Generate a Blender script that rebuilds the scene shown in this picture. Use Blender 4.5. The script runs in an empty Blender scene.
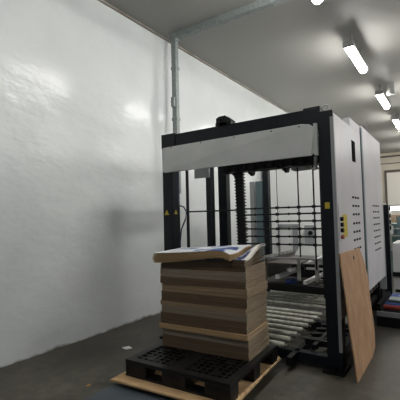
import bpy, bmesh, math, random
from mathutils import Vector, Matrix
random.seed(7)
S = bpy.context.scene
C = S.collection

# ------------------------------------------------------------ camera, world, exposure
cd = bpy.data.cameras.new('camera'); cam = bpy.data.objects.new('camera', cd); C.objects.link(cam)
cd.sensor_width = 36.0; cd.lens = 372.53 / 400 * 36.0; cd.clip_start = 0.05; cd.clip_end = 100
rows = [Vector((0.82679, 0.04717, 0.56051)), Vector((0.56199, -0.02551, -0.82675)), Vector((-0.02363, 0.99856, -0.04821))]
M = Matrix((rows[0], rows[1], rows[2])).to_4x4()
q = M.to_quaternion(); q.normalize()
cam.rotation_mode = 'QUATERNION'; cam.rotation_quaternion = q; cam.location = (0, 0, 1.5)
S.camera = cam
W = bpy.data.worlds.new('world'); S.world = W; W.use_nodes = True
W.node_tree.nodes['Background'].inputs[0].default_value = (0.86, 0.95, 1.0, 1)
W.node_tree.nodes['Background'].inputs[1].default_value = 0.08
S.view_settings.view_transform = 'Standard'; S.view_settings.look = 'None'
S.view_settings.gamma = 1.0; S.view_settings.use_curve_mapping = False
S.view_settings.exposure = 1.42
LAMP_STRENGTH = 30.0

# ------------------------------------------------------------ materials
def mat(name, col, rough=0.6, metal=0.0, col2=None, scale=8.0, detail=4.0, bump=0.0, bscale=40.0, stretch=(1, 1, 1), emit=0.0, lo=0.35, hi=0.65, spec=0.5, rvar=0.0):
    m = bpy.data.materials.new(name); m.use_nodes = True
    nt = m.node_tree; N = nt.nodes; L = nt.links; b = N['Principled BSDF']
    b.inputs['Base Color'].default_value = (*col, 1); b.inputs['Roughness'].default_value = rough
    b.inputs['Metallic'].default_value = metal; b.inputs['Specular IOR Level'].default_value = spec
    tc = N.new('ShaderNodeTexCoord'); mp = N.new('ShaderNodeMapping'); mp.inputs['Scale'].default_value = stretch
    L.new(tc.outputs['Object'], mp.inputs[0])
    if col2 is not None:
        n = N.new('ShaderNodeTexNoise'); n.inputs['Scale'].default_value = scale; n.inputs['Detail'].default_value = detail
        L.new(mp.outputs[0], n.inputs[0])
        r = N.new('ShaderNodeValToRGB'); r.color_ramp.elements[0].position = lo; r.color_ramp.elements[1].position = hi
        r.color_ramp.elements[0].color = (*col, 1); r.color_ramp.elements[1].color = (*col2, 1)
        L.new(n.outputs[0], r.inputs[0]); L.new(r.outputs[0], b.inputs['Base Color'])
        if rvar:
            mr = N.new('ShaderNodeMapRange'); mr.inputs[3].default_value = rough - rvar; mr.inputs[4].default_value = rough + rvar
            L.new(n.outputs[0], mr.inputs[0]); L.new(mr.outputs[0], b.inputs['Roughness'])
    if bump:
        n2 = N.new('ShaderNodeTexNoise'); n2.inputs['Scale'].default_value = bscale; n2.inputs['Detail'].default_value = 5
        L.new(mp.outputs[0], n2.inputs[0])
        bp = N.new('ShaderNodeBump'); bp.inputs['Strength'].default_value = bump; bp.inputs['Distance'].default_value = 0.02
        L.new(n2.outputs[0], bp.inputs['Height']); L.new(bp.outputs[0], b.inputs['Normal'])
    if emit:
        b.inputs['Emission Color'].default_value = (*col, 1); b.inputs['Emission Strength'].default_value = emit
    return m

M_dark = mat('charcoal_paint', (0.006, 0.008, 0.012), 0.4, col2=(0.009, 0.011, 0.015), scale=5, spec=0.25)
M_black = mat('black_steel', (0.004, 0.004, 0.005), 0.5, col2=(0.008, 0.008, 0.008), scale=9, spec=0.25)
M_white = mat('white_panel_paint', (0.50, 0.49, 0.51), 0.35, col2=(0.56, 0.55, 0.57), scale=2)
M_cover = mat('pale_cover_paint', (0.40, 0.41, 0.395), 0.45, col2=(0.46, 0.47, 0.455), scale=3)
M_grey = mat('grey_paint', (0.28, 0.29, 0.30), 0.45)
M_teal = mat('teal_grey_paint', (0.10, 0.15, 0.16), 0.45)
M_metal = mat('zinc_metal', (0.62, 0.62, 0.60), 0.32, metal=0.85, col2=(0.4, 0.4, 0.38), scale=14)
M_roller = mat('roller_steel', (0.72, 0.72, 0.64), 0.36, metal=0.3, col2=(0.50, 0.49, 0.42), scale=20)
M_galv = mat('galvanised_steel', (0.19, 0.215, 0.21), 0.55, metal=0.2, col2=(0.27, 0.30, 0.29), scale=25)
M_yellow = mat('yellow_label', (0.50, 0.39, 0.03), 0.5)
M_bright = mat('bright_white_paint', (0.80, 0.80, 0.79), 0.4)
M_matte = mat('matte_black', (0.004, 0.004, 0.004), 0.9, spec=0.05)
M_red = mat('red_plastic', (0.25, 0.03, 0.02), 0.4)
M_blueplastic = mat('blue_plastic', (0.03, 0.08, 0.30), 0.4)
M_cable = mat('blue_black_cable', (0.02, 0.035, 0.08), 0.4)
M_ply = mat('plywood', (0.34, 0.19, 0.10), 0.7, col2=(0.46, 0.28, 0.16), scale=5, stretch=(1, 2.5, 1), detail=6, bump=0.15, bscale=30)
M_plypale = mat('pale_plywood', (0.40, 0.25, 0.12), 0.7, col2=(0.54, 0.36, 0.19), scale=6, stretch=(1, 3, 3), detail=6)
M_pallet = mat('black_pallet_plastic', (0.004, 0.004, 0.004), 0.4, col2=(0.010, 0.010, 0.010), scale=12, spec=0.3)
M_deck = mat('blue_grey_steel_deck', (0.045, 0.058, 0.072), 0.55, col2=(0.065, 0.078, 0.09), scale=5)
M_shade = mat('brown_grey_panel', (0.10, 0.085, 0.075), 0.5)
M_paper = mat('white_paper', (0.8, 0.8, 0.78), 0.8)
M_leaf = mat('brown_scrap', (0.35, 0.2, 0.06), 0.8)
M_seam = mat('ceiling_trim_metal', (0.20, 0.17, 0.14), 0.5, col2=(0.32, 0.30, 0.27), scale=3)
M_teal2 = mat('green_machine_paint', (0.07, 0.13, 0.12), 0.5, col2=(0.12, 0.19, 0.18), scale=3)
M_tube = mat('lamp_diffuser_glow', (1.0, 0.985, 0.94), 0.4, emit=LAMP_STRENGTH)
M_body = mat('lamp_body_grey', (0.30, 0.30, 0.29), 0.5)
M_eyem = mat('eye_bolt_steel', (0.6, 0.6, 0.58), 0.4, metal=0.5)

def board_mat(name, a, b):
    return mat(name, a, 0.85, col2=b, scale=5, stretch=(0.6, 0.6, 60), detail=3, bump=0.3, bscale=60)
M_b = [board_mat('kraft_board_brown', (0.085, 0.054, 0.030), (0.15, 0.10, 0.058)),
       board_mat('kraft_board_tan', (0.22, 0.15, 0.085), (0.32, 0.225, 0.135)),
       board_mat('kraft_board_grey', (0.18, 0.14, 0.10), (0.28, 0.225, 0.17)),
       board_mat('kraft_board_gold', (0.36, 0.23, 0.11), (0.46, 0.31, 0.16))]
M_print = mat('blue_white_print', (0.70, 0.72, 0.75), 0.4, col2=(0.03, 0.07, 0.26), scale=5, detail=1, lo=0.56, hi=0.60)
M_blueprint = mat('dark_blue_print', (0.02, 0.035, 0.13), 0.4, col2=(0.5, 0.52, 0.58), scale=9, detail=1, lo=0.60, hi=0.63)
M_whiteboard = mat('white_board_liner', (0.72, 0.68, 0.62), 0.6)

# wall: glossy uneven paint with roller marks
def wall_material():
    m = bpy.data.materials.new('glossy_wall_paint'); m.use_nodes = True
    nt = m.node_tree; N = nt.nodes; L = nt.links; b = N['Principled BSDF']
    tc = N.new('ShaderNodeTexCoord')
    def noise(scale, det, st=(1, 1, 1)):
        mp = N.new('ShaderNodeMapping'); mp.inputs['Scale'].default_value = st; L.new(tc.outputs['Object'], mp.inputs[0])
        n = N.new('ShaderNodeTexNoise'); n.inputs['Scale'].default_value = scale; n.inputs['Detail'].default_value = det
        L.new(mp.outputs[0], n.inputs[0]); return n
    n1 = noise(0.9, 5, (1, 1, 1.2))
    r = N.new('ShaderNodeValToRGB'); r.color_ramp.elements[0].position = 0.3; r.color_ramp.elements[1].position = 0.7
    r.color_ramp.elements[0].color = (0.60, 0.625, 0.625, 1); r.color_ramp.elements[1].color = (0.70, 0.72, 0.715, 1)
    L.new(n1.outputs[0], r.inputs[0])
    # dirt along the foot of the wall
    sx = N.new('ShaderNodeSeparateXYZ'); L.new(tc.outputs['Object'], sx.inputs[0])
    n3 = noise(5, 6)
    ad = N.new('ShaderNodeMath'); ad.operation = 'MULTIPLY_ADD'; ad.inputs[1].default_value = -0.14; L.new(n3.outputs[0], ad.inputs[0]); L.new(sx.outputs[2], ad.inputs[2])
    mr = N.new('ShaderNodeMapRange'); mr.inputs[1].default_value = -0.085; mr.inputs[2].default_value = -0.04; mr.inputs[3].default_value = 1; mr.inputs[4].default_value = 0
    L.new(ad.outputs[0], mr.inputs[0])
    mx = N.new('ShaderNodeMixRGB'); mx.inputs[2].default_value = (0.10, 0.09, 0.075, 1)
    L.new(mr.outputs[0], mx.inputs[0]); L.new(r.outputs[0], mx.inputs[1]); L.new(mx.outputs[0], b.inputs['Base Color'])
    n2 = noise(1.6, 4, (1, 1, 1.6)); n4 = noise(9, 5, (1, 1, 2.2))
    b1 = N.new('ShaderNodeBump'); b1.inputs['Strength'].default_value = 0.45; b1.inputs['Distance'].default_value = 0.05
    b2 = N.new('ShaderNodeBump'); b2.inputs['Strength'].default_value = 0.22; b2.inputs['Distance'].default_value = 0.01
    L.new(n2.outputs[0], b1.inputs['Height']); L.new(n4.outputs[0], b2.inputs['Height']); L.new(b1.outputs[0], b2.inputs['Normal'])
    L.new(b2.outputs[0], b.inputs['Normal'])
    b.inputs['Roughness'].default_value = 0.17; b.inputs['Specular IOR Level'].default_value = 0.19
    return m

def floor_material():
    m = bpy.data.materials.new('worn_concrete'); m.use_nodes = True
    nt = m.node_tree; N = nt.nodes; L = nt.links; b = N['Principled BSDF']
    tc = N.new('ShaderNodeTexCoord')
    def noise(s, d):
        n = N.new('ShaderNodeTexNoise'); n.inputs['Scale'].default_value = s; n.inputs['Detail'].default_value = d
        L.new(tc.outputs['Object'], n.inputs[0]); return n
    a = noise(1.1, 6); c = noise(9, 5); f = noise(60, 3)
    r = N.new('ShaderNodeValToRGB'); r.color_ramp.elements[0].position = 0.3; r.color_ramp.elements[1].position = 0.7
    r.color_ramp.elements[0].color = (0.038, 0.034, 0.025, 1); r.color_ramp.elements[1].color = (0.098, 0.089, 0.069, 1)
    L.new(a.outputs[0], r.inputs[0])
    r2 = N.new('ShaderNodeValToRGB'); r2.color_ramp.elements[0].position = 0.35; r2.color_ramp.elements[1].position = 0.65
    r2.color_ramp.elements[0].color = (0.6, 0.6, 0.6, 1); r2.color_ramp.elements[1].color = (1.25, 1.25, 1.25, 1)
    L.new(c.outputs[0], r2.inputs[0])
    mx = N.new('ShaderNodeMixRGB'); mx.blend_type = 'MULTIPLY'; mx.inputs[0].default_value = 1
    L.new(r.outputs[0], mx.inputs[1]); L.new(r2.outputs[0], mx.inputs[2]); L.new(mx.outputs[0], b.inputs['Base Color'])
    mr = N.new('ShaderNodeMapRange'); mr.inputs[3].default_value = 0.38; mr.inputs[4].default_value = 0.7
    L.new(c.outputs[0], mr.inputs[0]); L.new(mr.outputs[0], b.inputs['Roughness'])
    bp = N.new('ShaderNodeBump'); bp.inputs['Strength'].default_value = 0.25; bp.inputs['Distance'].default_value = 0.01
    L.new(f.outputs[0], bp.inputs['Height']); L.new(bp.outputs[0], b.inputs['Normal'])
    return m
M_wall = wall_material(); M_floor = floor_material()
M_ceil = mat('ceiling_panel_grey', (0.25, 0.245, 0.23), 0.5, col2=(0.31, 0.305, 0.285), scale=60, detail=6, bump=0.12, bscale=60)
M_beige = mat('beige_wall_paint', (0.50, 0.45, 0.37), 0.6, col2=(0.56, 0.51, 0.42), scale=1)
M_doorpaint = mat('pale_door_paint', (0.66, 0.63, 0.57), 0.5)
M_brownline = mat('dark_brown_trim', (0.09, 0.07, 0.06), 0.5)

# ------------------------------------------------------------ mesh helpers (all in world coordinates)
def bx(bm, x0, x1, y0, y1, z0, z1, rot=0.0, piv=None):
    vs = [bm.verts.new((x, y, z)) for x in (x0, x1) for y in (y0, y1) for z in (z0, z1)]
    for f in ((0, 1, 3, 2), (4, 6, 7, 5), (0, 4, 5, 1), (2, 3, 7, 6), (0, 2, 6, 4), (1, 5, 7, 3)):
        bm.faces.new([vs[i] for i in f])
    if rot:
        p = Vector(piv) if piv else Vector(((x0 + x1) / 2, (y0 + y1) / 2, 0))
        bmesh.ops.rotate(bm, verts=vs, cent=p, matrix=Matrix.Rotation(rot, 3, 'Z'))
    return vs
def cyl(bm, p0, p1, r, seg=14, r2=None):
    p0 = Vector(p0); p1 = Vector(p1); d = p1 - p0
    mt = Matrix.Translation((p0 + p1) / 2) @ d.to_track_quat('Z', 'Y').to_matrix().to_4x4()
    return bmesh.ops.create_cone(bm, cap_ends=True, segments=seg, radius1=r, radius2=r if r2 is None else r2, depth=d.length, matrix=mt)['verts']
def bar(bm, p0, p1, w, h):
    p0 = Vector(p0); p1 = Vector(p1); d = p1 - p0
    mt = Matrix.Translation((p0 + p1) / 2) @ d.to_track_quat('Z', 'Y').to_matrix().to_4x4() @ Matrix.Diagonal((w, h, d.length, 1))
    return bmesh.ops.create_cube(bm, size=1, matrix=mt)['verts']
def tube(bm, pts, r, seg=8):
    pts = [Vector(p) for p in pts]; rings = []
    for i, p in enumerate(pts):
        d = (pts[min(i + 1, len(pts) - 1)] - pts[max(i - 1, 0)]).normalized()
        qt = d.to_track_quat('Z', 'Y')
        rings.append([bm.verts.new(p + qt @ Vector((r * math.cos(a), r * math.sin(a), 0))) for a in [2 * math.pi * k / seg for k in range(seg)]])
    for a, b in zip(rings, rings[1:]):
        for k in range(seg):
            bm.faces.new((a[k], a[(k + 1) % seg], b[(k + 1) % seg], b[k]))
    bm.faces.new(rings[0][::-1]); bm.faces.new(rings[-1])
def prism(bm, pts, off):
    off = Vector(off); a = [bm.verts.new(p) for p in pts]; b = [bm.verts.new(Vector(p) + off) for p in pts]
    n = len(a); bm.faces.new(a); bm.faces.new(b[::-1])
    for i in range(n): bm.faces.new((a[i], b[i], b[(i + 1) % n], a[(i + 1) % n]))
def mk(*boxes):
    bm = bmesh.new()
    for b in boxes: bx(bm, *b)
    return bm
ORG = {}
def obj(name, bm, m, parent=None, bevel=0.0, smooth=False):
    bmesh.ops.recalc_face_normals(bm, faces=bm.faces[:])
    if parent is None:
        xs = [v.co.x for v in bm.verts]; ys = [v.co.y for v in bm.verts]; zs = [v.co.z for v in bm.verts]
        o0 = Vector(((min(xs) + max(xs)) / 2, (min(ys) + max(ys)) / 2, min(zs)))
    else:
        o0 = ORG[parent.name]
    bmesh.ops.translate(bm, verts=bm.verts[:], vec=-o0)
    me = bpy.data.meshes.new(name); bm.to_mesh(me); bm.free(); me.materials.append(m)
    if smooth:
        for p in me.polygons: p.use_smooth = True
    o = bpy.data.objects.new(name, me); C.objects.link(o)
    if parent is None: o.location = o0
    else: o.parent = parent
    ORG[o.name] = o0
    if bevel:
        md = o.modifiers.new('bevel', 'BEVEL'); md.width = bevel; md.segments = 2; md.limit_method = 'ANGLE'
    return o
def thing(name, label, cat, loc, group=None):
    o = bpy.data.objects.new(name, None); C.objects.link(o); o.location = loc; o.empty_display_size = 0.1
    ORG[o.name] = Vector(loc); o['label'] = label; o['category'] = cat
    if group: o['group'] = group
    return o
def tag(o, label, cat, group=None, kind=None):
    o['label'] = label; o['category'] = cat
    if group: o['group'] = group
    if kind: o['kind'] = kind
    return o
def struct(name, bm, m):
    o = obj(name, bm, m); o['kind'] = 'structure'; return o
def dup(root, loc, label=None):
    r = root.copy(); C.objects.link(r); r.location = loc
    if label: r['label'] = label
    for ch in list(root.children):
        c = ch.copy(); C.objects.link(c); c.parent = r
        for g in list(ch.children):
            d = g.copy(); C.objects.link(d); d.parent = c
    return r

# ------------------------------------------------------------ the setting
WX = -3.936; CZ = 4.57
struct('floor', mk((WX - 0.2, 9, -5, 21.2, -0.2, 0)), M_floor)
struct('wall_left', mk((WX - 0.2, WX, -5, 21.2, 0, CZ)), M_wall)
struct('ceiling', mk((WX - 0.2, 9, -5, 21.2, CZ, CZ + 0.2)), M_ceil)
struct('wall_back', mk((WX, 9, 21.0, 21.2, 0, CZ)), M_beige)
struct('trim_1', mk((WX, WX + 0.035, -5, 21.0, CZ - 0.03, CZ)), M_seam)
bm = mk((WX, 9, 20.93, 21.0, 4.34, 4.42)); bx(bm, WX, 9, 20.95, 21.0, 4.0, 4.04)
struct('trim_2', bm, M_brownline)
d = struct('door_1', mk((-2.72, 1.6, 20.94, 21.0, 0, 3.55)), M_doorpaint)
bm = mk((-2.82, -2.72, 20.90, 21.0, 0, 3.68)); bx(bm, -2.72, 1.6, 20.90, 21.0, 3.56, 3.68); bx(bm, 1.6, 1.7, 20.90, 21.0, 0, 3.68)
o = obj('door_frame', bm, M_brownline, d)

# ------------------------------------------------------------ ceiling lamps (vapour-proof fixtures)
def make_lamp(x, y, label):
    t = thing('ceiling_light', label, 'light', (x, y, 4.20), 'vapour-proof ceiling lights in rows')
    bm = bmesh.new()
    bx(bm, x - 0.075, x + 0.075, y - 0.64, y + 0.64, 4.295, 4.36)
    obj('housing', bm, M_body, t, bevel=0.012)
    bm = bmesh.new()
    n = 10; pr = []
    for k in range(n + 1):
        a = math.pi * k / n
        pr.append((x + 0.066 * math.cos(a), 4.294 - 0.085 * math.sin(a) ** 0.7))
    a_ = [bm.verts.new((px, y - 0.60, pz)) for px, pz in pr]; b_ = [bm.verts.new((px, y + 0.60, pz)) for px, pz in pr]
    for i in range(n): bm.faces.new((a_[i], b_[i], b_[i + 1], a_[i + 1]))
    bm.faces.new(a_); bm.faces.new(b_[::-1]); bm.faces.new((a_[0], a_[-1], b_[-1], b_[0]))
    obj('diffuser', bm, M_tube, t)
    for s in (-0.4, 0.4):
        obj('mounting_bracket', mk((x - 0.015, x + 0.015, y + s - 0.015, y + s + 0.015, 4.36, CZ)), M_body, t)
    for s in (-0.61, 0.61):
        obj('end_clip', mk((x - 0.085, x + 0.085, y + s - 0.02, y + s + 0.02, 4.27, 4.37)), M_body, t)
    return t
LX = -1.31
LY = [4.15, 7.05, 10.1, 13.0, 16.0, 19.0]
names = ['white tube ceiling light just above the top edge of the picture, over the stacking machine', 'glowing tube ceiling light, largest and nearest one above the white cabinets',
         'glowing tube ceiling light second in the row, with a round sensor beside it',
         'glowing tube ceiling light at the right picture edge, third in the row', 'glowing tube ceiling light fourth in the row, further back', 'glowing tube ceiling light at the far end of the row, by the beige wall']
lamp0 = make_lamp(LX, LY[0], names[0])
for y, nm in zip(LY[1:], names[1:]): dup(lamp0, (LX, y, 4.20), nm)
place = {0.95: 'overhead beside the camera', 4.15: 'level with the stacking machine', 7.05: 'level with the white feeder cabinet',
         10.1: 'level with the green machine', 13.0: 'level with the far cartons', 16.0: 'near the beige wall'}
dup(lamp0, (LX, 0.95, 4.20), 'unseen tube ceiling light added to the white wall side row, ' + place[0.95])  # unseen lamp added to brighten the near wall
for x, rw in ((2.4, 'middle row'), (6.1, 'far right row')):  # two unseen lamp rows added as fill from the right
    for y in place:
        if y > 3: dup(lamp0, (x, y, 4.20), 'unseen tube ceiling light of the added ' + rw + ', ' + place[y])
bm = bmesh.new(); cyl(bm, (-1.10, 9.75, 4.30), (-1.10, 9.75, CZ), 0.085, 20)
s = obj('sensor', bm, M_body); tag(s, 'round grey sensor on the ceiling beside the second lamp', 'sensor')

# ------------------------------------------------------------ galvanised cable trunking
t = thing('cable_trunking', 'galvanised cable trunking running down beside the white wall and across the ceiling', 'conduit', (-3.70, 4.81, 1.9))
obj('vertical_channel', mk((-3.745, -3.655, 4.77, 4.85, 1.9, 4.56)), M_galv, t, bevel=0.004)
obj('ceiling_channel', mk((-3.655, 0.6, 4.77, 4.87, 4.47, CZ)), M_galv, t, bevel=0.004)
bm = mk((-3.76, -3.64, 4.755, 4.865, 4.44, 4.568)); obj('corner_box', bm, M_galv, t, bevel=0.004)
for z in (3.95, 3.1, 2.4): obj('joint_collar', mk((-3.755, -3.645, 4.765, 4.855, z, z + 0.05)), M_galv, t)
for x in (-2.9, -2.0, -0.9): obj('joint_collar', mk((x, x + 0.05, 4.762, 4.878, 4.462, CZ)), M_galv, t)
bm = bmesh.new(); cyl(bm, (-3.70, 4.765, 3.40), (-3.70, 4.71, 3.40), 0.03); bx(bm, -3.73, -3.67, 4.72, 4.765, 3.32, 3.48)
obj('junction_box', bm, M_galv, t)
for z in (2.2,): obj('wall_bracket', mk((WX, -3.745, 4.79, 4.83, z, z + 0.03)), M_galv, t)

# ------------------------------------------------------------ sheet stacker
t = thing('sheet_stacker', 'tall charcoal portal stacking machine with roller bed and pale front cover', 'machine', (-1.98, 4.3, 0))
PX = -0.925
# posts
p = obj('front_post', mk((-1.065, PX, 3.68, 3.84, 0.03, 2.52)), M_dark, t, bevel=0.006)
obj('foot_plate', mk((-1.10, PX + 0.02, 3.62, 3.9, 0.0, 0.03)), M_black, p)
bm = bmesh.new(); cyl(bm, (-1.00, 3.635, 0.03), (-1.00, 3.635, 0.085), 0.028, 12); cyl(bm, (-0.935, 3.65, 0.03), (-0.935, 3.65, 0.075), 0.02, 12)
obj('anchor_bolt', bm, M_black, p)
bm = mk((-1.03, -0.985, 3.676, 3.682, 1.56, 1.62)); obj('warning_label', bm, M_yellow, p)
obj('pale_strip', mk((-0.95, PX + 0.006, 3.672, 3.681, 0.2, 2.45)), M_grey, p)  # narrow paler grey strip up the right edge of the post front
bm = bmesh.new()
R0 = 0.028; c0 = Vector((-1.0, 3.75, 2.565))
tube(bm, [c0 + Vector((R0 * math.cos(a), 0, R0 * math.sin(a))) for a in [2 * math.pi * k / 16 for k in range(17)]], 0.007)
cyl(bm, (-1.0, 3.75, 2.515), (-1.0, 3.75, 2.54), 0.014)
obj('eye_bolt', bm, M_eyem, p)
p = obj('front_post', mk((-3.07, -2.92, 3.68, 3.84, 0.03, 2.57)), M_dark, t, bevel=0.006)
obj('foot_plate', mk((-3.12, -2.88, 3.62, 3.9, 0.0, 0.03)), M_black, p)
def tri(bm, x, y, z, s):
    prism(bm, [(x - s, y, z - s * 0.8), (x + s, y, z - s * 0.8), (x, y, z + s)], (0, 0.003, 0))
bm = bmesh.new(); tri(bm, -3.01, 3.676, 1.575, 0.035); obj('warning_triangle', bm, M_yellow, p)
bm = bmesh.new(); prism(bm, [(-2.917, 3.72, 1.555), (-2.917, 3.78, 1.555), (-2.917, 3.75, 1.61)], (-0.004, 0, 0)); obj('warning_triangle', bm, M_yellow, p)
# beam and its blocks
b = obj('portal_beam', mk((-2.92, -1.065, 3.69, 3.84, 2.41, 2.565)), M_dark, t, bevel=0.005)
obj('corner_block', mk((-1.22, -1.05, 3.70, 3.88, 2.34, 2.585)), M_dark, b, bevel=0.006)
obj('corner_block', mk((-3.075, -2.86, 3.672, 3.86, 2.40, 2.578)), M_dark, b, bevel=0.006)
cp = obj('lifting_bracket', mk((-2.255, -2.05, 3.68, 3.80, 2.555, 2.60)), M_black, b, bevel=0.004)
bm = bmesh.new(); prism(bm, [(-2.25, 3.69, 2.59), (-2.25, 3.69, 2.655), (-2.21, 3.69, 2.672), (-2.13, 3.69, 2.675), (-2.05, 3.69, 2.61), (-2.05, 3.69, 2.59)], (0, 0.035, 0))
prism(bm, [(-2.25, 3.76, 2.59), (-2.25, 3.76, 2.655), (-2.21, 3.76, 2.672), (-2.13, 3.76, 2.675), (-2.05, 3.76, 2.61), (-2.05, 3.76, 2.59)], (0, 0.035, 0))
obj('cheek_plate', bm, M_black, cp)
bm = bmesh.new(); cyl(bm, (-2.19, 3.665, 2.635), (-2.19, 3.82, 2.635), 0.018); cyl(bm, (-2.10, 3.668, 2.60), (-2.10, 3.82, 2.60), 0.014)
bx(bm, -2.2, -2.11, 3.68, 3.688, 2.55, 2.60)
obj('pin', bm, M_black, cp)
# pale cover across the front (left end slightly turned)
bm = bmesh.new()
pts = [(-3.05, 3.672, 2.408), (-3.00, 3.60, 2.09), (-2.98, 3.60, 2.075), (-1.13, 3.62, 2.085), (-1.10, 3.64, 2.11), (-1.10, 3.655, 2.37), (-1.15, 3.66, 2.405), (-1.23, 3.66, 2.42)]
prism(bm, pts, (0, 0.03, 0))
cv = obj('front_cover', bm, M_cover, t, bevel=0.004)
obj('end_flange', mk((-1.10, -1.068, 3.63, 3.68, 2.085, 2.40)), M_cover, cv)
for x in (-2.9, -2.45, -2.0, -1.55, -1.25):
    bm = bmesh.new(); cyl(bm, (x, 3.655, 2.395), (x, 3.652, 2.395), 0.008, 8); obj('screw', bm, M_black, cv)
# side top rails
obj('side_rail', mk((-3.06, -2.95, 3.84, 4.93, 2.40, 2.52)), M_dark, t)
obj('side_rail', mk((-1.08, -0.97, 3.84, 4.93, 2.40, 2.52)), M_dark, t)
obj('rear_beam', mk((-3.04, -0.97, 4.82, 4.93, 2.40, 2.52)), M_dark, t)
# hoist carriage just under the cover
cr = obj('hoist_carriage', mk((-2.36, -1.14, 4.02, 4.12, 2.055, 2.26)), M_black, t)
bm = bmesh.new(); cyl(bm, (-2.45, 4.3, 2.09), (-1.14, 4.3, 2.09), 0.022)
obj('drive_shaft', bm, M_black, cr)
for x in (-2.35, -2.12, -1.66, -1.33):
    bm = bmesh.new(); cyl(bm, (x, 4.3, 2.08), (x + 0.035, 4.3, 2.08), 0.062, 18); cyl(bm, (x - 0.03, 4.3, 2.08), (x, 4.3, 2.08), 0.035, 14)
    obj('chain_wheel', bm, M_black, cr)
bm = mk((-1.52, -1.34, 4.12, 4.26, 2.02, 2.12)); cyl(bm, (-1.34, 4.19, 2.07), (-1.25, 4.19, 2.07), 0.045, 16)
obj('motor', bm, M_cover, cr)
bm = bmesh.new(); cyl(bm, (-1.20, 4.0, 2.0), (-1.20, 4.0, 2.13), 0.02); cyl(bm, (-1.205, 4.0, 1.99), (-1.205, 4.0, 2.01), 0.035)
obj('air_cylinder', bm, M_metal, cr)
for k in range(9):
    x = -2.34 + k * 0.12; obj('clamp', mk((x, x + 0.05, 3.95, 4.02, 2.03 + 0.02 * (k % 3), 2.12)), M_black, cr)
# small panel seen behind the cover's left part
obj('sheet_guard', mk((-3.04, -2.79, 4.35, 4.37, 2.06, 2.28)), M_grey, t)
# columns inside
obj('guide_column', mk((-3.01, -2.925, 4.60, 4.70, 0.03, 2.40)), M_dark, t)
obj('guide_column', mk((-2.93, -2.79, 4.82, 4.93, 0.03, 2.5)), M_dark, t)
obj('guide_rod', mk((-3.005, -2.975, 4.09, 4.12, 0.03, 2.4)), M_dark, t)
bm = bmesh.new(); bx(bm, -2.235, -2.145, 4.10, 4.16, 0.4, 2.06)
for k in range(42): bx(bm, -2.245, -2.13, 4.09, 4.17, 0.42 + k * 0.039, 0.437 + k * 0.039)
lc = obj('lift_chain', bm, M_black, t)
for v in lc.data.vertices: v.co.x += (1.6 - v.co.z) * 0.02
# stop rods
RZ = [1.595, 1.520, 1.437, 1.350, 1.262, 1.172]
for z in RZ:
    bm = bmesh.new(); cyl(bm, (-2.14, 4.10, z), (-1.13, 4.10, z), 0.009, 10)
    for x in (-1.70, -1.44, -1.27): cyl(bm, (x - 0.018, 4.10, z), (x + 0.018, 4.10, z), 0.017, 10)
    for x in (-1.98, -1.56): cyl(bm, (x - 0.008, 4.10, z), (x + 0.008, 4.10, z), 0.014, 10)
    obj('stop_rod', bm, M_black, t)
bm = bmesh.new(); cyl(bm, (-3.02, 4.105, 1.585), (-2.2, 4.105, 1.585), 0.010, 10); obj('stop_rod', bm, M_black, t)
for x, r, z0 in ((-1.70, 0.004, 1.03), (-1.445, 0.008, 1.03), (-1.27, 0.009, 0.9), (-1.19, 0.012, 0.6)):
    bm = bmesh.new(); cyl(bm, (x, 4.115, z0), (x, 4.115, 2.05), r, 8); obj('rod_hanger', bm, M_black, t)
# roller bed
y = 3.53; k = 0
while y < 4.9:
    bm = bmesh.new(); x1 = -1.44
    cyl(bm, (-2.85, y, 0.235), (x1, y, 0.235), 0.024, 16)
    r_ = obj('roller', bm, M_roller, t, smooth=False)
    bm = bmesh.new(); cyl(bm, (x1, y, 0.235), (x1 + 0.03, y, 0.235), 0.010, 8)
    obj('axle', bm, M_metal, r_)
    y += 0.185; k += 1
obj('bed_rail', mk((-1.41, -1.36, 3.50, 4.93, 0.05, 0.13)), M_black, t)
obj('bed_rail', mk((-2.93, -2.88, 3.50, 4.93, 0.05, 0.13)), M_black, t)
obj('base_beam', mk((-2.90, -1.065, 3.70, 3.80, 0.03, 0.13)), M_dark, t, bevel=0.004)
obj('base_beam', mk((-1.36, -1.065, 3.92, 3.98, 0.14, 0.2)), M_black, t)
obj('base_beam', mk((-2.92, -0.98, 4.83, 4.93, 0.03, 0.13)), M_dark, t)
obj('side_sill', mk((-1.10, -0.98, 3.84, 4.93, 0.03, 0.14)), M_dark, t)
for i, yy in enumerate((4.1, 4.3, 4.5, 4.7)):
    bm = bmesh.new(); bar(bm, (-1.38, yy - 0.12, 0.17), (-1.06, yy + 0.12, 0.15), 0.06, 0.03); obj('cross_bar', bm, M_black, t)
obj('chain_rail', mk((-1.25, -1.21, 3.80, 4.9, 0.14, 0.19)), M_black, t)
# white side panel with vents, slot, label and push buttons
sp = obj('side_panel', mk((-1.00, PX + 0.006, 3.70, 4.935, 0.50, 2.49)), M_white, t, bevel=0.004)
XP = PX + 0.006
obj('viewing_slot', mk((XP - 0.001, XP + 0.004, 4.43, 4.60, 2.10, 2.34)), M_matte, sp)
bm = mk((XP + 0.003, XP + 0.006, 4.46, 4.57, 2.12, 2.32)); obj('slot_pane', bm, M_matte, sp)
obj('top_tab', mk((-0.99, XP, 4.38, 4.92, 2.49, 2.59)), M_white, sp)
for zz in (1.675, 1.58, 1.485, 1.385, 1.29, 1.20, 1.10):
    for j in range(3):
        yy = 4.35 + j * 0.135
        obj('vent_hole', mk((XP - 0.001, XP + 0.0025, yy, yy + 0.085, zz, zz + 0.024)), M_matte, sp)
obj('yellow_label', mk((XP - 0.001, XP + 0.002, 3.87, 4.07, 1.27, 1.50)), M_yellow, sp)
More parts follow.
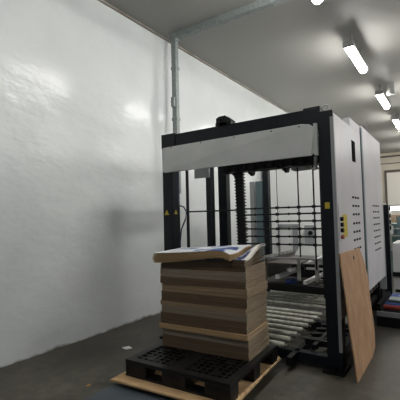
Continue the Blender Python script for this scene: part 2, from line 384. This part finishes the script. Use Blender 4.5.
for i, (zz, mm) in enumerate(((1.455, M_black), (1.40, M_black), (1.345, M_black), (1.28, M_red))):
    bm = bmesh.new(); cyl(bm, (XP, 3.79, zz), (XP + 0.03, 3.79, zz), 0.021, 14); o = obj('push_button', bm, mm, sp)
    if mm is M_red: o['label'] = 'dark red push button'
obj('junction_cover', mk((XP, XP + 0.004, 3.73, 3.86, 1.245, 1.6)), M_white, sp)
# hanging cable by the left post
bm = bmesh.new()
tube(bm, [(-2.89, 3.76, 2.1), (-2.87, 3.74, 1.75), (-2.84, 3.72, 1.66), (-2.77, 3.72, 1.64), (-2.74, 3.73, 1.58), (-2.76, 3.73, 1.48), (-2.83, 3.74, 1.36), (-2.86, 3.75, 1.2), (-2.88, 3.78, 0.9), (-2.90, 3.80, 0.4)], 0.009)
obj('cable', bm, M_cable, t)

# ------------------------------------------------------------ sheet feeding unit behind the stacker
t = thing('sheet_feeder', 'white cabinet machine unit with four-hole vents, right behind the stacker', 'machine', (-1.9, 5.8, 0))
fp = obj('side_cabinet', mk((-1.16, PX + 0.006, 5.03, 6.47, 0.53, 2.62)), M_white, t, bevel=0.005)
for zz in (1.60, 1.515, 1.43, 1.34, 1.25, 1.16, 1.07, 0.98):
    for j in range(4):
        yy = 5.60 + j * 0.14 - (zz - 1.5) * 0.1
        obj('vent_hole', mk((XP - 0.001, XP + 0.0025, yy, yy + 0.085, zz, zz + 0.020)), M_matte, fp)
obj('edge_strip', mk((-1.0, XP + 0.012, 4.945, 5.02, 0.03, 2.58)), M_teal, t)
bm = bmesh.new(); cyl(bm, (-1.0, 5.9, 2.62), (-1.0, 5.9, 2.86), 0.006, 6); obj('antenna_rod', bm, M_grey, t)
for yy in (5.1, 6.4): obj('leg', mk((-1.12, -1.0, yy - 0.05, yy + 0.05, 0, 0.53)), M_black, t)
for zz in (0.18, 0.36): obj('cross_rail', mk((-1.09, -1.03, 5.1, 6.4, zz, zz + 0.06)), M_black, t)
for i in range(5):
    bm = bmesh.new(); yy = 5.3 + i * 0.22; cyl(bm, (-2.7, yy, 0.42), (-1.0, yy, 0.42), 0.035, 12); obj('roller', bm, M_shade, t)
for i in range(7):
    bm = bmesh.new(); yy = 5.2 + i * 0.17; cyl(bm, (-2.6, yy, 0.235), (-1.35, yy, 0.235), 0.027, 14); obj('roller', bm, M_roller, t)
obj('rear_post', mk((-2.87, -2.77, 6.3, 6.4, 0, 2.36)), M_dark, t)
obj('teal_column', mk((-3.02, -2.89, 6.3, 6.4, 0, 2.15)), M_teal, t)
obj('teal_column', mk((-3.14, -3.06, 6.3, 6.4, 0, 2.15)), M_grey, t)
obj('top_beam', mk((-3.14, -1.16, 6.3, 6.4, 2.36, 2.46)), M_dark, t)
obj('lower_beam', mk((-2.8, -1.16, 5.12, 5.2, 0.42, 0.52)), M_black, t)
# delivery rails (pale) within
tr = obj('top_rail', mk((-2.37, -1.42, 5.06, 5.09, 0.885, 0.91)), M_grey, t)
for x in (-1.81, -1.56): obj('upright', mk((x - 0.02, x + 0.02, 5.05, 5.09, 0.60, 0.91)), M_metal, tr)
obj('side_plate', mk((-2.33, -2.30, 5.10, 6.28, 0.60, 0.88)), M_shade, t)
obj('table_plate', mk((-2.30, -1.85, 5.12, 6.28, 0.80, 0.82)), M_shade, t)
bm = bmesh.new(); bar(bm, (-1.98, 5.13, 0.72), (-1.66, 6.2, 0.86), 0.06, 0.05); obj('white_rail', bm, M_bright, t)
bm = bmesh.new(); bar(bm, (-1.50, 5.13, 0.70), (-1.50, 6.2, 0.70), 0.04, 0.04); obj('white_rail', bm, M_bright, t)
bm = bmesh.new(); bar(bm, (-2.16, 5.13, 0.62), (-2.16, 6.2, 0.62), 0.06, 0.06); obj('white_rail', bm, M_bright, t)
bm = bmesh.new(); bar(bm, (-1.75, 5.13, 0.565), (-1.75, 6.2, 0.565), 0.05, 0.05); obj('white_rail', bm, M_bright, t)
bm = bmesh.new(); bar(bm, (-2.34, 5.13, 0.89), (-2.34, 6.2, 0.89), 0.04, 0.05); obj('white_rail', bm, M_metal, t)
bm = mk((-2.10, -1.98, 5.30, 5.45, 0.42, 0.56)); cyl(bm, (-2.04, 5.2, 0.5), (-2.04, 5.3, 0.5), 0.05, 14); obj('blue_motor', bm, M_blueplastic, t)
bm = bmesh.new(); cyl(bm, (-1.98, 5.3, 0.75), (-1.80, 5.3, 0.75), 0.05, 14); bx(bm, -1.98, -1.5, 5.28, 5.34, 0.76, 0.80)
obj('link_arm', bm, M_black, t)

# white machine further down, seen through the stop rods
t = thing('white_press', 'tall white machine housing seen through the black stop rods', 'machine', (-2.9, 9.0, 0))
b = obj('housing', mk((-3.86, -2.1, 8.5, 10.6, 0.25, 2.75)), M_bright, t, bevel=0.01)
obj('plinth', mk((-3.80, -2.15, 8.55, 10.5, 0, 0.25)), M_black, t)
obj('cover_ledge', mk((-3.50, -2.98, 8.44, 8.5, 1.25, 1.30)), M_grey, b)
obj('door_post', mk((-3.14, -3.02, 8.46, 8.5, 0.45, 1.25)), M_grey, b)
obj('door_post', mk((-3.50, -3.47, 8.46, 8.5, 0.45, 1.25)), M_grey, b)
cb = obj('control_box', mk((-2.82, -2.60, 8.35, 8.5, 0.85, 1.27)), M_grey, b)
bm = bmesh.new(); cyl(bm, (-2.68, 8.32, 1.10), (-2.68, 8.35, 1.10), 0.05, 14); obj('knob', bm, M_black, cb)
bm = bmesh.new(); prism(bm, [(-2.95, 8.0, 0.55), (-2.95, 8.45, 0.55), (-2.95, 8.45, 0.85), (-2.95, 8.0, 0.62)], (0.75, 0, 0)); obj('outfeed_chute', bm, M_cover, b)

# ------------------------------------------------------------ low roller platform right of the feeder
t = thing('roller_platform', 'low black platform with blue rollers at the foot of the white feeder cabinet', 'conveyor', (0.1, 6.1, 0))
obj('base_frame', mk((-0.915, 1.2, 5.5, 6.54, 0.0, 0.13)), M_black, t)
obj('front_rail', mk((-0.915, 1.2, 5.5, 5.54, 0.13, 0.19)), M_grey, t)
obj('end_rail', mk((-0.915, -0.87, 5.54, 6.54, 0.13, 0.28)), M_black, t)
for i in range(7):
    yy = 5.6 + i * 0.145; bm = bmesh.new(); cyl(bm, (-0.84, yy, 0.24), (1.18, yy, 0.24), 0.032, 12)
    obj('roller', bm, M_blueplastic if i else M_red, t)
    if i == 0: pass
bm = mk((-0.80, -0.60, 5.75, 6.0, 0.272, 0.31)); obj('spacer_plate', bm, M_teal, t)

# third unit beyond the feeder
t = thing('printing_unit', 'grey machine frame with dark knobs beyond the white feeder cabinet', 'machine', (-1.2, 6.9, 0))
obj('side_frame', mk((-1.3, -0.93, 6.58, 7.0, 0.3, 1.66)), M_cover, t)
obj('post', mk((-0.95, -0.86, 6.62, 6.70, 0, 1.64)), M_dark, t)
obj('lower_box', mk((-1.3, -1.0, 6.58, 7.2, 0, 0.3)), M_black, t)
for z in (1.58, 1.46, 1.36, 1.26):
    bm = bmesh.new(); cyl(bm, (-0.93, 6.86, z), (-0.86, 6.86, z), 0.035, 12); obj('knob', bm, M_black, t)
bm = mk((-0.93, -0.88, 6.75, 6.98, 1.40, 1.50)); obj('gauge_box', bm, M_grey, t)

t = thing('white_cabinet', 'low white cabinet with dark middle band at the right picture edge', 'cabinet', (-0.4, 8.4, 0))
obj('body', mk((-1.0, 0.3, 8.0, 8.8, 0.05, 0.93)), M_white, t, bevel=0.006)
obj('dark_band', mk((-1.01, 0.31, 7.96, 8.02, 0.30, 0.38)), M_black, t)
obj('base', mk((-0.98, 0.28, 8.05, 8.75, 0, 0.05)), M_black, t)
t = thing('green_machine', 'dark green machine with pipes behind the low white cabinet', 'machine', (-0.9, 10.3, 0))
obj('body', mk((-1.45, 0.4, 10.0, 10.8, 0.0, 1.25)), M_teal2, t, bevel=0.01)
for x, w_ in ((-1.30, 0.05), (-1.12, 0.08), (-0.95, 0.04), (-0.7, 0.07)):
    obj('upright', mk((x, x + w_, 9.93, 9.99, 0.6, 1.42)), M_teal if w_ > 0.05 else M_metal, t)
for z in (0.95, 1.12): obj('cross_rail', mk((-1.43, 0.3, 9.90, 9.93, z, z + 0.03)), M_metal, t)
obj('panel', mk((-1.40, -1.20, 9.88, 9.90, 1.0, 1.2)), M_white, t)
M_carton = [mat('carton_rust', (0.30, 0.13, 0.06), 0.8, col2=(0.42, 0.2, 0.1), scale=6), mat('carton_kraft', (0.34, 0.25, 0.17), 0.8, col2=(0.44, 0.33, 0.23), scale=6)]
ct = [(-1.75, 13.6, 0.0, 0.45, 1, 'kraft carton at the bottom left behind the green machine'), (-1.25, 13.6, 0.0, 0.45, 0, 'rust carton at the bottom right behind the green machine'),
      (-1.75, 13.6, 0.45, 0.5, 0, 'rust carton in the middle left of the far stack'), (-1.25, 13.6, 0.45, 0.5, 1, 'kraft carton in the middle right of the far stack'),
      (-1.75, 13.6, 0.95, 0.5, 1, 'kraft carton on top left of the far stack, under the bright glowing strip'), (-1.25, 13.6, 0.95, 0.48, 0, 'rust brown carton on top right of the far stack')]
for x, y, z, h, k, lb in ct:
    bm = mk((x - 0.24, x + 0.24, y - 0.3, y + 0.3, z, z + h)); o = obj('carton', bm, M_carton[k], bevel=0.006); tag(o, lb, 'box', 'cartons stacked far behind')
    bm = mk((x - 0.03, x + 0.03, y - 0.303, y + 0.303, z + h * 0.55, z + h - 0.001)); obj('tape', bm, M_carton[1 - k], o)
# far bright strip, built as a glowing bar on two stands
t = thing('bright_strip', 'bright horizontal glowing strip low above the far cartons', 'light', (-1.1, 15.0, 1.55))
obj('diffuser', mk((-1.95, -0.3, 14.96, 15.06, 1.60, 1.74)), mat('bright_strip_glow', (1, 0.98, 0.94), 0.4, emit=3.0), t)
obj('hood', mk((-2.0, -0.25, 14.92, 15.10, 1.74, 1.80)), M_body, t)
for x in (-1.9, -0.4):
    obj('stand', mk((x - 0.03, x + 0.03, 15.10, 15.16, 0, 1.80)), M_body, t)

# ------------------------------------------------------------ steel deck, plywood sheet, pallet
def rect(nx, ny, a, w, d):
    u = Vector((-math.cos(a), -math.sin(a), 0)); v = Vector((-math.sin(a), math.cos(a), 0)); n = Vector((nx, ny, 0))
    return n, u, v
o = obj('lift_deck', (lambda bm: (bx(bm, -2.52, -1.62, 1.3, 3.3, 0, 0.07), bm)[1])(bmesh.new()), M_deck, bevel=0.004)
tag(o, 'blue-grey steel deck lying on the floor under the plywood sheet', 'platform')
# plywood: near corner, yaw
PLZ0, PLZ1 = 0.105, 0.12
n, u, v = rect(-1.385, 2.35, 0.065, 1.14, 1.17)
bm = bmesh.new()
prism(bm, [n + u * a + v * b + Vector((0, 0, PLZ0)) for a, b in ((0, 0), (1.145, 0), (1.145, 1.17), (0.03, 1.17), (0, 1.13), (0.0, 0.72), (0.012, 0.70), (0.0, 0.66))], (0, 0, PLZ1 - PLZ0))
tag(obj('plywood_sheet', bm, M_plypale), 'pale plywood sheet lying flat under the black pallet', 'plywood')
for a, b, lb in ((0.12, 0.86, 'small caster bracket under the right corner of the plywood, nearest the rollers'), (0.12, 0.15, 'small caster bracket under the near right corner of the plywood'),):
    c = n + u * a + v * b
    t = thing('caster', lb, 'caster', (c.x, c.y, 0), 'casters under the plywood')
    bm = bmesh.new(); cyl(bm, (c.x - 0.015, c.y, 0.035), (c.x + 0.015, c.y, 0.035), 0.035, 16); obj('wheel', bm, M_black, t)
    bm = mk((c.x - 0.03, c.x + 0.03, c.y - 0.03, c.y + 0.03, 0.085, PLZ0)); bx(bm, c.x + 0.018, c.x + 0.024, c.y - 0.02, c.y + 0.02, 0.03, 0.09); bx(bm, c.x - 0.024, c.x - 0.018, c.y - 0.02, c.y + 0.02, 0.03, 0.09)
    obj('fork', bm, M_metal, t)
for a, lb in ((0.45, 'wooden batten between steel deck and plywood, right one'), (0.95, 'wooden batten between steel deck and plywood, left one')):
    bm = bmesh.new(); c0 = n + u * a + v * 0.12; c1 = n + u * a + v * 0.85
    bar(bm, (c0.x, c0.y, 0.0875), (c1.x, c1.y, 0.0875), 0.034, 0.034)
    tag(obj('batten', bm, M_black), lb, 'batten')

# black plastic pallet
A = 0.035; PN = Vector((-1.425, 2.44, 0)); PU = Vector((-math.cos(A), -math.sin(A), 0)); PV = Vector((-math.sin(A), math.cos(A), 0))
PW, PD = 1.05, 0.98
def lb(bm, a0, a1, b0, b1, z0, z1):  # box in pallet axes
    pts = [PN + PU * a + PV * b + Vector((0, 0, z0)) for a, b in ((a0, b0), (a1, b0), (a1, b1), (a0, b1))]
    prism(bm, pts, (0, 0, z1 - z0))
t = thing('plastic_pallet', 'black plastic pallet carrying the cardboard stack', 'pallet', (PN.x - 0.5, PN.y + 0.45, 0.12))
bm = bmesh.new(); ZT = 0.262
for a0, a1, b0, b1 in ((0, PW, 0, 0.07), (0, PW, PD - 0.07, PD), (0, 0.07, 0.07, PD - 0.07), (PW - 0.07, PW, 0.07, PD - 0.07), (PW / 2 - 0.06, PW / 2 + 0.06, 0.07, PD - 0.07)):
    lb(bm, a0, a1, b0, b1, ZT - 0.03, ZT)
k = 0
aa = 0.10
while aa < PW - 0.1:
    lb(bm, aa, aa + 0.018, 0.07, PD - 0.07, ZT - 0.026, ZT - 0.004); aa += 0.062
bb = 0.11
while bb < PD - 0.1:
    lb(bm, 0.07, PW - 0.07, bb, bb + 0.018, ZT - 0.026, ZT - 0.003); bb += 0.062
for a in (0.2, 0.42, 0.63, 0.85):
    for b in (0.09, 0.33, 0.56, 0.80): lb(bm, a - 0.035, a + 0.035, b, b + 0.07, ZT - 0.02, ZT - 0.001)
obj('deck', bm, M_pallet, t)
for a in (0, 0.405, 0.82):
    for b in (0, PD / 2 - 0.07, PD - 0.14):
        bm = bmesh.new(); w_ = 0.24 if a and a < 0.8 else 0.23
        lb(bm, a, a + w_, b, b + 0.14, 0.135, ZT - 0.03); obj('block', bm, M_pallet, t, bevel=0.008)
for b in (0, PD / 2 - 0.07, PD - 0.14):
    bm = bmesh.new(); lb(bm, 0, PW, b, b + 0.12, 0.12, 0.137); obj('runner', bm, M_pallet, t)

# ------------------------------------------------------------ stacked cardboard bundles
SA = 0.075; SN = Vector((-1.515, 2.90, 0)); 
M_litside = mat('lit_side_board', (0.30, 0.225, 0.145), 0.85, col2=(0.48, 0.375, 0.26), scale=5, stretch=(1, 1, 40), detail=3, bump=0.3, bscale=60)
def lit_side(o):  # cut sheet ends at right painted lighter, side light put into the colour
    o.data.materials.append(M_litside)
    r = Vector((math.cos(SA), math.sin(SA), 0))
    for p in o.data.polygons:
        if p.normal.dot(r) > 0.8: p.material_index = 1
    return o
def bundle(name, z0, z1, m, label, da=0.0, db=0.0, w=0.875, d=0.50, yaw=0.0, jit=0.004, flap=0.0, bow=0.0):
    """a bundle of separate corrugated sheets, each sheet a thin slab with its own small shift"""
    a = SA + yaw; u = Vector((-math.cos(a), -math.sin(a), 0)); v = Vector((-math.sin(a), math.cos(a), 0))
    n = SN + u * da + v * db; bm = bmesh.new()
    cnt = max(2, int(round((z1 - z0) / 0.0085))); h = (z1 - z0) / cnt
    for i in range(cnt):
        ja = random.uniform(-jit, jit) + bow * math.sin(math.pi * i / cnt); jb = random.uniform(-jit, jit) * 0.5
        zz = z0 + i * h
        nx = 10
        top = []; bot = []
        for k in range(nx + 1):
            s = k / nx
            dz = flap * (1 - s) ** 3 * 0 
            top.append((s, dz))
        pts = [n + u * (ja) + v * jb, n + u * (w + ja) + v * jb, n + u * (w + ja) + v * (d + jb), n + u * ja + v * (d + jb)]
        prism(bm, [p_ + Vector((0, 0, zz + 0.0006)) for p_ in pts], (0, 0, h - 0.0012))
    return tag(lit_side(obj(name, bm, m)), label, 'cardboard', 'cardboard bundles stacked on the pallet')
L_ = [
 (0.263, 0.380, 0, 0.000, 0.00, 'bottom bundle of brown cardboard sheets resting on the black pallet'),
 (0.380, 0.440, 2, 0.004, 0.00, 'thin greyish bundle second from the bottom of the cardboard stack'),
 (0.440, 0.485, 3, 0.004, -0.02, 'bright tan sheets sticking out to the front low in the stack'),
 (0.485, 0.590, 0, 0.012, 0.00, 'brown bundle right above the bright tan protruding sheets'),
 (0.590, 0.660, 2, 0.006, 0.00, 'grey-edged bundle with a pale top line in mid-stack'),
 (0.660, 0.700, 1, 0.014, 0.00, 'thin tan bundle above the grey-edged one in mid-stack'),
 (0.700, 0.790, 0, 0.010, 0.005, 'dark brown bundle just above mid-stack'),
 (0.790, 0.870, 1, 0.000, 0.00, 'tan bundle two below the darkest upper bundle'),
 (0.870, 0.935, 0, 0.008, 0.00, 'brown bundle beneath the light grey upper bundle'),
 (0.935, 1.015, 2, 0.000, 0.00, 'light grey-brown bundle third from the top of the stack'),
 (1.015, 1.060, 0, 0.012, 0.01, 'darkest brown bundle directly under the curled top sheets')]
for i, (z0, z1, mi, da, db, lb_) in enumerate(L_):
    ex = 0.02 if mi == 3 else 0.0
    bundle('cardboard_bundle', z0, z1, M_b[mi], lb_, jit=0.0035, da=da - 0.012 - ex * 0.5, db=db, w=0.905 + ex + random.uniform(-0.006, 0.006), yaw=random.uniform(-0.01, 0.01), bow=random.uniform(-0.004, 0.006))
# thin translucent strap line / plastic film edges
def slab(bm, a0, a1, b0, b1, zf, th, na=28, nb=8):
    u = Vector((-math.cos(SA), -math.sin(SA), 0)); v = Vector((-math.sin(SA), math.cos(SA), 0))
    T = [[None] * (nb + 1) for _ in range(na + 1)]; B = [[None] * (nb + 1) for _ in range(na + 1)]
    for i in range(na + 1):
        for j in range(nb + 1):
            a = a0 + (a1 - a0) * i / na; b = b0 + (b1 - b0) * j / nb; z = zf(a, b)
            p_ = SN + u * a + v * b
            B[i][j] = bm.verts.new((p_.x, p_.y, z)); T[i][j] = bm.verts.new((p_.x, p_.y, z + th))
    for i in range(na):
        for j in range(nb):
            bm.faces.new((T[i][j], T[i + 1][j], T[i + 1][j + 1], T[i][j + 1])); bm.faces.new((B[i][j], B[i][j + 1], B[i + 1][j + 1], B[i + 1][j]))
    for i in range(na):
        bm.faces.new((T[i][0], B[i][0], B[i + 1][0], T[i + 1][0])); bm.faces.new((T[i][nb], T[i + 1][nb], B[i + 1][nb], B[i][nb]))
    for j in range(nb):
        bm.faces.new((T[0][j], T[0][j + 1], B[0][j + 1], B[0][j])); bm.faces.new((T[na][j], B[na][j], B[na][j + 1], T[na][j + 1]))
def sstep(x, a, b):
    t_ = min(1, max(0, (x - a) / (b - a))); return t_ * t_ * (3 - 2 * t_)
# upper bundle whose right back corner curls upward; a = distance from the right edge, b = from the front
def curl(z0, k=0.0):
    return lambda a, b: 1.062 + (z0 - 1.062) * (1 - 0.72 * sstep(a, 0.1, 0.85)) + (0.020 + 0.075 * (z0 - 1.06) / 0.05) * (1 - sstep(a, 0.0, 0.22)) * sstep(b, 0.03, 0.40)
bm = bmesh.new()
for i in range(7):
    slab(bm, 0.003 * (i % 3), 0.885 + 0.003 * (i % 2), 0.003 * (i % 2), 0.50, curl(1.0625 + i * 0.008), 0.0055)
tag(lit_side(obj('cardboard_bundle', bm, M_b[0])), 'dark bundle with its right back corner curled up, just under the printed sheets', 'cardboard', 'cardboard bundles stacked on the pallet')
bm = bmesh.new(); slab(bm, -0.004, 0.88, 0.004, 0.50, curl(1.1195), 0.003)
o = obj('printed_sheet', bm, M_blueprint); tag(o, 'dark blue printed sheet showing beneath the hump, white edge curled up at the right', 'cardboard')
bm = bmesh.new(); slab(bm, -0.012, -0.0045, 0.004, 0.50, curl(1.113), 0.012, na=2); slab(bm, -0.0043, 0.035, 0.004, 0.50, lambda a, b: curl(1.1195)(a, b) + 0.0035, 0.002, na=3)
obj('white_edge', bm, M_whiteboard, o)
def hump(z0):
    def f(a, b):
        z = z0 + 0.012 * math.exp(-((a - 0.24) / 0.13) ** 2) - 0.022 * (1 - sstep(a, 0.10, 0.20)) * (1 - sstep(b, 0.1, 0.35))
        z += 0.012 * (1 - sstep(a, 0.08, 0.3)) * sstep(b, 0.1, 0.35)
        z += 0.010 * sstep(b, 0.0, 0.5) - 0.055 * sstep(a, 0.25, 0.93)
        return z
    return f
bm = bmesh.new()
for i in range(9):
    slab(bm, 0.125 - 0.002 * i, 0.957 - 0.0025 * abs(i - 4), -0.055 + 0.0006 * abs(i - 4) ** 2, 0.44, lambda a, b, i=i: hump(1.127)(a, b) + i * (0.0066 + 0.0036 * sstep(a, 0.1, 0.9)), 0.0052)
o = obj('cardboard_bundle', bm, M_b[3])
tag(o, 'bright tan bundle drooping over the front at the top of the stack', 'cardboard', 'cardboard bundles stacked on the pallet')
bm = bmesh.new(); slab(bm, 0.122, 0.945, -0.045, 0.46, lambda a, b: hump(1.127)(a, b) + 9 * (0.0066 + 0.0036 * sstep(a, 0.1, 0.9)) + 0.001, 0.004)
o = obj('printed_sheet', bm, M_print)
tag(o, 'topmost white sheet with blue print, on the cardboard stack', 'cardboard')

# ------------------------------------------------------------ leaning plywood board
OUT = [(3.665, 1.129), (4.537, 1.116), (4.674, 0.944), (4.733, 0.775), (4.65, 0.517), (4.614, 0.226), (4.492, 0.044), (4.30, 0.0), (3.56, 0.0), (3.583, 0.22), (3.586, 0.437), (3.628, 0.712)]
bm = bmesh.new()
prism(bm, [(-0.77 - 0.12 * z, y, z) for y, z in OUT], (-0.011, 0, -0.001))
o = obj('plywood_board', bm, M_ply, bevel=0.002)
tag(o, 'worn reddish plywood board leaning against the white side panel and charcoal post', 'board')
bm = bmesh.new(); yz = (4.19, 1.035)
cyl(bm, (-0.77 - 0.12 * yz[1] + 0.002, yz[0], yz[1]), (-0.77 - 0.12 * yz[1] - 0.004, yz[0], yz[1]), 0.022, 14)
obj('hole', bm, M_black, o)

# ------------------------------------------------------------ litter on the floor
bm = bmesh.new(); prism(bm, [(-3.29, 3.14, 0.001), (-3.20, 3.12, 0.001), (-3.17, 3.19, 0.001), (-3.25, 3.22, 0.001)], (0, 0, 0.004))
tag(obj('paper_scrap', bm, M_paper), 'small white paper scrap on the floor left of the pallet', 'paper')
bm = bmesh.new(); prism(bm, [(-2.84, 2.26, 0.001), (-2.805, 2.25, 0.001), (-2.80, 2.29, 0.001), (-2.825, 2.30, 0.001)], (0, 0, 0.004))
tag(obj('brown_scrap', bm, M_leaf), 'tiny brown scrap on the floor near the bottom left', 'litter')
